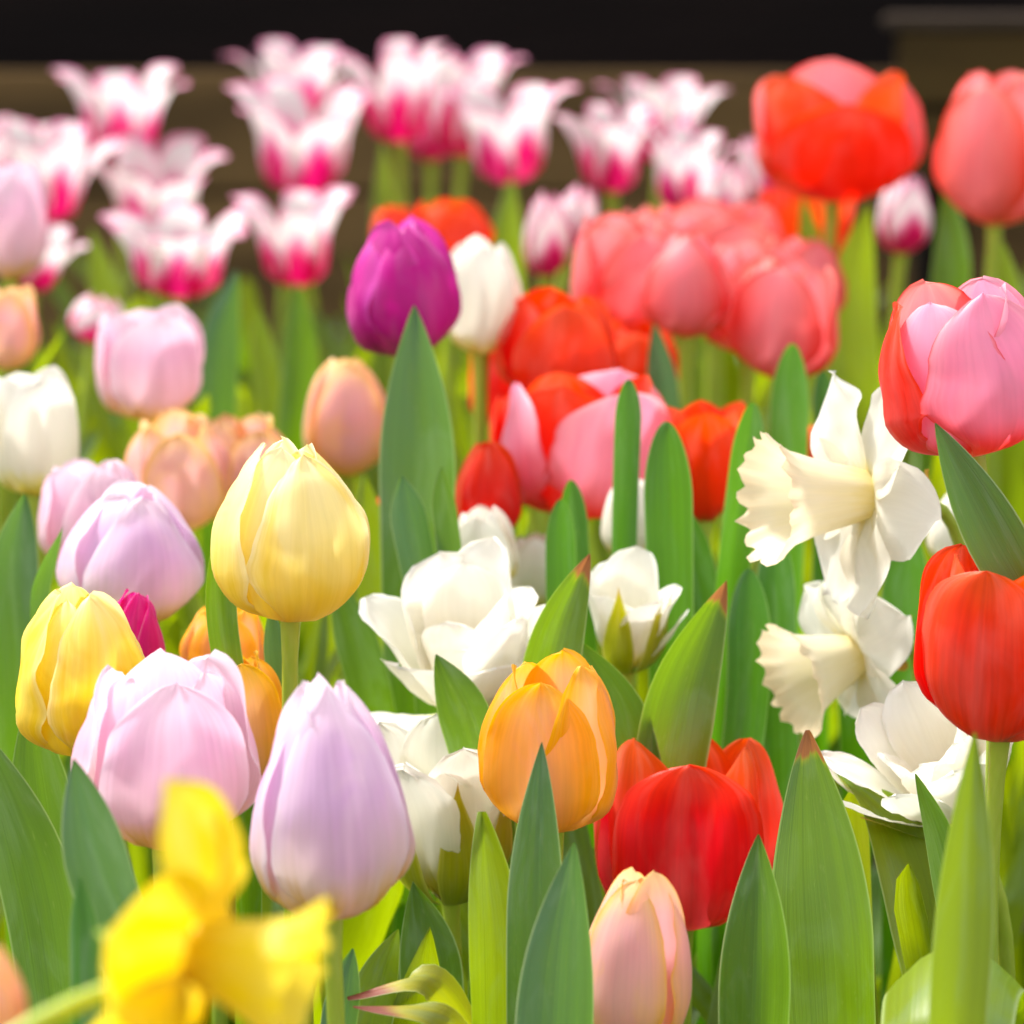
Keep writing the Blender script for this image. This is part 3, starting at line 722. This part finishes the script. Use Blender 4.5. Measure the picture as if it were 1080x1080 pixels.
# sharp band
T('I3', 'egg_open', 'rose_lilac', 96, 480, 600, 108, 2.24, -2, 0, 25, "pale rose lilac tulip tucked behind a larger lilac tulip on the left")
T('I4', 'egg', 'lilac', 140, 505, 658, 150, 2.10, 4, 2, 24, "lilac tulip with a long front petal, above the yellow tulip on the left")
T('Y1', 'egg', 'yellow', 308, 459, 654, 154, 1.92, 1, 2, 34, "pale yellow tulip standing clear on its own stem left of centre", crumple=.09, point=.02)
T('Y2', 'egg', 'gold', 86, 610, 797, 142, 1.87, 0, 3, 30, "deeper yellow tulip at the left with a wrinkled petal", crumple=.13)
T('G1', 'egg_point', 'magenta', 138, 616, 745, 80, 1.99, 8, 0, 20, "magenta tulip of which only a petal tip shows behind the deeper yellow tulip")
T('O2', 'egg_open', 'orange', 248, 682, 830, 98, 1.96, -2, 2, 25, "orange tulip half hidden behind the front rose lilac tulip", frill=.05)
T('O3', 'egg_open', 'orange', 236, 636, 720, 84, 2.06, 2, 0, 0, "orange tulip whose two petals flank a narrow leaf under the pale yellow one")
T('I5', 'egg_open', 'rose_lilac', 175, 686, 892, 174, 1.79, 2, 4, 12, "rose lilac tulip with pale petal rims behind the yellow daffodil", crumple=.10)
T('I6', 'egg_point', 'lilac', 345, 706, 968, 166, 1.73, -2, 0, 14, "large pointed lilac tulip with a yellow base in the front", point=.05, root_at=(345, 1000))
T('O1', 'egg_open', 'orange', 583, 684, 876, 142, 1.92, -1, 3, -18, "orange tulip with peach pink streaks at the centre behind a grey green leaf", crumple=.07, frill=.02)
T('R10', 'cup', 'red', 722, 776, 980, 186, 2.00, 0, -5, 4, hwk=.84, front=.97, inner_h=1.06, label="open bright red tulip with separated petals right of the orange one", opening=.0, seed='R10b')
T('A5', 'egg', 'peach', 674, 903, 1105, 112, 1.79, 2, 2, -25, "peach tulip with ruffled orange inner edges in front of the bright red one", frill=.05)
T('R11', 'cup', 'red', 1060, 570, 780, 166, 1.85, 3, 2, -25, "red tulip cut by the right edge on a long bare stem", root_at=(1010, 1080))
T('K1', 'egg_open', 'pink_red', 1014, 296, 480, 190, 1.88, -9, -2, 24, "large pink tulip with red petal sides at the right edge above the white daffodils", hwk=1.1, mats=['pink_red', 'pink_red', 'scarlet', 'pink_red', 'coral', 'pink_red'])
T('A6', 'egg', 'peach', -14, 985, 1120, 88, 1.36, 2, 0, 0, "blurred peach tulip at the lower left corner", leaves=0)
# white doubles
GD = "white double tulips"
double_tulip('D1', 492, 574, 752, 180, 2.06, -4, 2, "largest white double tulip, behind the orange tulip and right of the pale yellow one", sepals=0, group=GD, wide=.40, crumple=.07, frill=.025, seed='D1c',
             custom=[(-158, 12, .98, 1.1), (140, 8, 1.06, 1.0), (178, 4, .9, 1), (-98, 30, .92, 1.0), (98, 36, .82, .9), (-52, 42, .62, .9), (45, 24, .74, .8), (0, 16, .52, .75), (78, 52, .72, .8), (-80, 88, .86, .75), (120, 20, .8, .8), (-125, 18, .8, .7), (70, 10, .78, .7), (-30, 10, .66, .6), (20, 40, .6, .7)])
double_tulip('D2', 662, 576, 705, 120, 2.10, 2, 2, "white double tulip with greenish sepals, behind the lime pointed leaf right of centre", sepals=3, sepal_phi=(-15, 50, 100), sep_open=6, group=GD, stam=False, crumple=.06, frill=.02,
             custom=[(165, 3, 1.02, .85), (-110, 14, .84, .85), (105, 18, .78, .8), (-45, 12, .70, .8), (42, 15, .72, .75), (0, 8, .60, .7), (75, 32, .72, .45), (-160, 8, .9, .8)])
double_tulip('D3', 470, 752, 945, 140, 1.99, -3, 2, "white double tulip with a striped green sepal, between the front lilac and the orange tulips", sepals=3, sepal_phi=(14, 62, -48), sep_open=5, group=GD, stam=False, wide=.28, frill=.07, crumple=.10, seed='D3f',
             custom=[(180, 4, 1.0, 1), (-122, 12, 1.02, 1), (-72, 20, 1.05, .9), (-28, 14, .94, .95), (24, 10, .98, .95), (72, 18, .96, .9), (122, 12, 1, 1), (-50, 6, .86, .8), (50, 5, .9, .8), (0, 5, .84, .8)])
double_tulip('D4', 982, 706, 862, 150, 1.96, -24, 12, "white double tulip turned left, under the red tulip at the right edge", sepals=1, sepal_phi=(-60,), group=GD, crumple=.10, frill=.06, wide=.27, seed='D4c',
             custom=[(180, 8, 1, 1), (-130, 16, 1.02, 1), (-92, 26, 1.05, .9), (-62, 40, 1.10, .8), (-28, 36, .95, .9), (8, 30, .84, .95), (42, 32, .86, 1), (80, 28, .98, 1), (118, 22, 1, 1), (150, 14, 1, 1), (-75, 10, .8, .9), (-20, 12, .72, .8), (30, 10, .74, .9), (75, 8, .82, .9), (-110, 38, 1.06, .7), (100, 36, .95, .8)])
# daffodils
daffodil('N1', (918, 522), Vector((-.93, -.34, .03)), 138, 66, 120, [(962, 520), (1000, 545, 2.03), (1028, 640, 2.05)], "upper white daffodil facing left with a frilled cream trumpet", 'daff_white', 'daff_cream', 2.0, "white daffodils", rot=0)
daffodil('N2', (905, 690), Vector((-.84, -.42, -.22)), 112, 58, 84, [(945, 670), (965, 690, 2.11), (972, 780, 2.12)], "lower white daffodil hanging just under the upper one", 'daff_white', 'daff_cream', 2.08, "white daffodils", rot=25)
daffodil('N3', (198, 1000), Vector((.88, -.20, -.22)), 190, 84, 128, [(150, 1022), (85, 1055, 1.30), (15, 1092, 1.29)], "blurred yellow daffodil on a bent stem in the lower left foreground", 'daff_yellow', 'daff_gold', 1.31, None, rot=-74, tw=.48, seed='N3h', crm=.05, wav=.04, twi=.15, curl=6, back=32, spathe=False)

# ------------------------------------------------------------------ leaves that can be told apart
LA = leaf_at
LA('p1', [(878, 1090), (868, 930), (852, 770)], 132, 1.86, 10, -.30, .03, 'leaf_tip', tl=230, label="broad tulip leaf with a brown pointed tip, right of the bright red tulip", rnd=.25)
LA('p1', [(975, 1000, 1.93), (925, 850, 1.95), (880, 815, 1.96)], 96, 1.95, 35, .5, .06, 'leaf_lime', tl=160)
LA('p2', [(795, 1095), (798, 985), (800, 880)], 88, 1.80, -10, -.62, .02, 'leaf', tl=170, label="folded pointed leaf pair standing in front of the red tulip's base", rnd=.1)
LA('p3', [(1006, 1110), (1018, 930), (1028, 772)], 68, 1.64, 5, .35, .02, 'leaf_lime', tl=240, label="tall narrow pale green leaf in front of the white double at the lower right", rnd=.3)
LA('p4', [(990, 1180, 1.71), (998, 1080, 1.71), (1003, 1012, 1.74), (1014, 1006, 1.82), (1022, 1060, 1.90)], 200, 1.74, 0, -.75, .02, 'leaf_lime', tl=170, label="wide leaf arching over at the lower right corner", rnd=.2)
LA('p5', [(1005, 960), (990, 890), (965, 816)], 46, 1.90, 10, .5, .02, 'leaf', tl=130, label="short dark pointed leaf below the white double at the right", rnd=.0)
LA('p6', [(985, 1000), (972, 920), (966, 850)], 46, 1.95, -10, -.4, .04, 'leaf_lime', tl=60, label="light green leaf left of the tall narrow one at the lower right", rnd=.7)
LA('p7', [(585, 1110), (592, 1000), (606, 888)], 92, 1.74, 0, -.45, .02, 'leaf_blue', tl=200, label="broad grey green leaf in front, left of the peach tulip", rnd=.1)
LA('p7', [(562, 1010, 1.80), (564, 900, 1.80), (571, 783, 1.80)], 66, 1.80, 0, -.30, .02, 'leaf_blue', tl=190, rnd=.5)
LA('p8', [(520, 1100), (518, 980), (508, 856)], 76, 1.82, 15, .40, .10, 'leaf_lime', tl=170, label="bright yellow green leaf with a wavy pale rim at the bottom centre", rnd=.7)
LA('p9', [(500, 1085, 1.83), (440, 1030), (366, 1052)], 46, 1.80, 60, -.5, .03, 'leaf_dry', tl=70, label="yellowing leaf with a dry brown tip at the bottom near the front lilac tulip", rnd=.5)
LA('p9', [(505, 1120, 1.81), (450, 1066, 1.78), (372, 1062, 1.78)], 40, 1.78, 60, -.4, .03, 'leaf_dry', tl=70, rnd=.6)
LA('p10', [(572, 735), (590, 660), (622, 584)], 66, 1.99, 20, .45, .02, 'leaf_tip', tl=130, label="upright lime leaf with a reddish tip just behind the orange tulip", rnd=.95)
LA('p11', [(700, 830), (718, 730), (766, 612)], 84, 2.0, 15, .35, .05, 'leaf_tip', tl=170, label="green leaf leaning right with a yellow tip, left of the strap leaves", rnd=.45)
LA('p12', [(672, 800), (655, 745), (612, 676)], 52, 2.0, -10, .3, .03, 'leaf', tl=120, label="dark leaf crossing behind the orange tulip's right side", rnd=.2)
LA('p13', [(505, 800), (488, 745), (460, 690)], 60, 1.98, 10, -.3, .02, 'leaf', tl=80, label="short green leaf tip in front of the largest white double", rnd=.5)
LA('p14', [(440, 600), (440, 480), (437, 322)], 88, 2.18, 0, -.42, .03, 'leaf_blue', tl=180, label="tall broad leaf rising in front of the purple tulip", rnd=.45)
LA('p14', [(445, 610, 2.12), (435, 560, 2.12), (424, 502, 2.12)], 44, 2.12, 20, -.4, .03, 'leaf_blue', tl=50, rnd=.2)
LA('p14', [(480, 610, 2.12), (474, 560, 2.12), (466, 492, 2.12)], 34, 2.12, 40, -.4, .03, 'leaf', tl=50, rnd=.1)
LA('s1', [(708, 700), (706, 560), (703, 444)], 54, 2.12, 0, -.2, .01, 'strap', True, tl=90, label="strap leaf with a rounded point right of the pink red tulip", rnd=.9)
LA('s2', [(656, 680), (659, 520), (663, 400)], 30, 2.14, 10, .3, .01, 'strap', True, label="narrow dark strap leaf crossing the pink red tulip", rnd=.0)
LA('s3', [(752, 840), (772, 600), (794, 424)], 42, 2.16, 15, .3, .01, 'strap', True, label="long strap leaf right of the orange red tulip", rnd=.5)
LA('s3', [(738, 830, 2.18), (745, 700, 2.18), (724, 540, 2.18)], 44, 2.18, 10, -.3, .01, 'strap', True, rnd=.3)
LA('s3', [(826, 840, 2.14), (822, 720, 2.14), (818, 560, 2.14)], 44, 2.14, -10, -.3, .01, 'strap', True, rnd=.3)
LA('s3', [(776, 860, 2.12), (790, 720, 2.12), (790, 600, 2.12)], 50, 2.12, 20, -.3, .01, 'strap', True, rnd=.2)
LA('s4', [(828, 640), (832, 500), (836, 362)], 46, 2.32, 0, -.3, .01, 'strap', True, label="strap leaf standing above the white daffodil's trumpet", rnd=.6)
LA('s4', [(866, 640, 2.34), (868, 500, 2.34), (868, 390, 2.34)], 24, 2.34, 0, -.3, .01, 'strap', True, rnd=.3)
LA('s5', [(592, 640), (592, 580), (592, 526)], 34, 2.13, 0, -.3, .01, 'strap', True, label="short strap leaf cluster behind the lime leaf with the reddish tip", rnd=.8)
LA('s5', [(612, 640, 2.15), (606, 580, 2.15), (602, 506, 2.15)], 32, 2.15, 10, .3, .01, 'strap', True, rnd=.1)
LA('s6', [(955, 720), (955, 640), (962, 560)], 56, 2.2, 0, -.3, .01, 'strap', True, label="strap leaf behind the two white daffodils", rnd=.7)
LA('s6', [(902, 720, 2.22), (892, 600, 2.22), (885, 480, 2.22)], 44, 2.22, 0, -.3, .01, 'strap', True, rnd=.5)
LA('p15', [(1100, 660), (1050, 570), (986, 446)], 70, 1.84, 5, .35, .02, 'leaf_blue', tl=150, label="pale leaf leaning left in front of the large pink tulip", rnd=.75)
LA('p16', [(250, 760), (233, 650), (234, 540)], 36, 1.95, 25, .45, .02, 'leaf', tl=100, label="narrow leaf left of the pale yellow tulip's stem", rnd=.6)
LA('p16', [(304, 760, 1.97), (296, 700, 1.97), (286, 640, 1.97)], 34, 1.97, -20, .4, .02, 'leaf_blue', tl=60, rnd=.2)
LA('p17', [(62, 1090), (38, 930), (-18, 770)], 84, 1.82, 10, -.35, .03, 'leaf', tl=180, label="dark green leaf leaning left at the lower left edge", rnd=.0)
LA('p17', [(60, 980, 1.95), (45, 860, 1.95), (30, 735, 1.95)], 80, 1.95, 0, -.3, .03, 'leaf', tl=160, rnd=.35)
LA('p18', [(150, 1040), (110, 930), (78, 800)], 74, 1.68, 15, -.3, .03, 'leaf_blue', tl=120, label="grey green leaf behind the yellow daffodil at the lower left", rnd=.3)
LA('p18', [(88, 1100, 1.62), (86, 1010, 1.62), (84, 925, 1.62)], 40, 1.62, -10, -.5, .01, 'strap', False, tl=70, rnd=.4)
LA('p19', [(18, 700), (14, 600), (26, 520)], 54, 2.14, 15, .35, .03, 'leaf_blue', tl=90, label="two grey green leaves left of the lilac tulip at the left edge", rnd=.3)
LA('p19', [(44, 700, 2.06), (40, 620, 2.06), (66, 556, 2.06)], 32, 2.06, 40, .4, .03, 'leaf_blue', tl=70, rnd=.2)
LA('p20', [(398, 640), (392, 580), (384, 500)], 44, 2.30, 10, -.3, .03, 'leaf_lime', tl=90, label="lime leaf just right of the pale yellow tulip", rnd=.6)
LA('p20', [(390, 720, 2.16), (372, 660, 2.16), (350, 610, 2.16)], 50, 2.16, 10, -.3, .03, 'leaf', tl=80, rnd=.4)
LA('p21', [(385, 1090), (400, 1030), (420, 980)], 56, 1.93, 10, -.3, .03, 'leaf_lime', tl=100, label="leaves right of the front lilac tulip's stem", rnd=.5)
LA('p21', [(352, 1110, 1.80), (360, 1060, 1.80), (372, 1000, 1.80)], 40, 1.80, -10, -.3, .03, 'leaf_blue', tl=70, rnd=.2)
LA('p22', [(455, 1090), (450, 1010), (435, 930)], 76, 1.95, 0, -.3, .03, 'leaf', tl=100, label="green leaf below the white double with the striped sepal", rnd=.6)
LA('p23', [(230, 420), (234, 350), (250, 285)], 46, 2.75, 10, -.3, .03, 'leaf_blue', tl=100, label="dark leaf right of the round pale lilac tulip", rnd=.1)
LA('p24', [(865, 900), (840, 950), (842, 900)], 10, 2.0, 0, -.3, .03, 'leaf_lime', tl=60, label="small leaf between the bright red tulip and the brown tipped leaf", rnd=.7) if False else None
LA('p25', [(700, 420), (695, 380), (690, 340)], 36, 2.45, 0, -.3, .01, 'leaf_blue', tl=80, label="grey green leaf under the coral cluster", rnd=.1)

LA('q1', [(905, 420), (902, 300), (916, 214)], 58, 2.80, 0, -.3, .03, 'leaf_lime', tl=120, label="yellow green leaf under the big scarlet tulip at the upper right", rnd=.9)
LA('q1', [(868, 400, 2.84), (858, 290, 2.84), (846, 206, 2.84)], 34, 2.84, 0, -.3, .03, 'leaf_lime', tl=90, rnd=.95)
LA('q2', [(992, 380), (1004, 270), (998, 190)], 44, 2.78, 10, -.3, .03, 'leaf', tl=110, label="tall leaf left of the coral tulip at the right edge", rnd=.6)
LA('q2', [(1068, 400, 2.74), (1056, 300, 2.74), (1046, 236, 2.74)], 46, 2.74, 0, -.3, .03, 'leaf_lime', tl=100, rnd=.9)
LA('q3', [(404, 340), (406, 230), (404, 148)], 30, 3.30, 0, -.3, .03, 'leaf_lime', tl=100, label="narrow lime leaf under the first tulip of the crowded far row", rnd=.8)
LA('q4', [(528, 380), (534, 260), (540, 186)], 48, 3.10, 0, -.3, .03, 'leaf_lime', tl=120, label="yellow green leaf right of the small red tulips behind the purple one", rnd=.8)
LA('q5', [(136, 400), (112, 320), (96, 240)], 40, 3.0, 0, -.3, .03, 'leaf_lime', tl=100, label="lime leaf leaning left under the open lily-flowered tulips at the left", rnd=.8)
LA('q6', [(312, 440), (318, 370), (312, 296)], 40, 2.85, 0, -.3, .03, 'leaf', tl=100, label="green leaf below the lily-flowered tulip left of the purple one", rnd=.9)
LA('q6', [(286, 440, 2.9), (278, 380, 2.9), (272, 322, 2.9)], 34, 2.9, 0, -.3, .03, 'leaf_lime', tl=80, rnd=.8)

# ------------------------------------------------------------------ low leaf mass between the stems: nobody could count it
def undergrowth():
    rng = random.Random(11)
    V, F, UV, RN = [], [], [], []
    o = 0
    for k in range(1150):
        y = rng.uniform(1.55, 4.15)
        x = rng.uniform(-(.13 * y + .35), .13 * y + .35)
        strap = rng.random() < .35
        far = (y - 1.55) / 2.6
        h = rng.uniform(.15, .285 + .03 * far) if not strap else rng.uniform(.2, .33)
        if y < 1.85: h = min(h, .20)
        if 2.2 < y < 2.8: h *= 1.12
        if y > 2.6: h = max(.06, min(h, zat(rng.uniform(275, 430), y)))
        W = rng.uniform(.009, .021) if not strap else rng.uniform(.005, .009)
        az = rng.uniform(0, 6.28); dx, dy = math.cos(az), math.sin(az); ln = rng.uniform(.02, .12)
        pts = [(x, y, -.01), (x + dx * (.012 + ln * .22), y + dy * (.012 + ln * .22), h * .5), (x + dx * (.015 + ln), y + dy * (.015 + ln), h)]
        v, f, uv = leaf_grid(pts, W, .10 if not strap else W * 3, az + 1.57 + rng.uniform(-.4, .4), rng.choice((-.5, -.3, .4)), rng.uniform(0, .1), rng, nu=5, nv=12, strap=strap, twist=rng.uniform(-.8, .8))
        V.append(v); F += [tuple(i + o for i in q) for q in f]; UV.append(uv); RN.append(np.full(len(v), rng.random())); o += len(v)
    me = make_mesh("undergrowth", np.concatenate(V), F, np.concatenate(UV), M['leaf_mass'], np.concatenate(RN))
    ob = bpy.data.objects.new("undergrowth", me); COL.objects.link(ob)
    ob["kind"] = "stuff"; ob["label"] = "mass of green tulip and daffodil leaves filling the bed between the stems"; ob["category"] = "leaves"
M['leaf_mass'] = leaf_mat("leaf_mass", (36, 74, 28), (104, 126, 14), (160, 180, 3), transl=.5, pale=(140, 170, 60))
undergrowth()
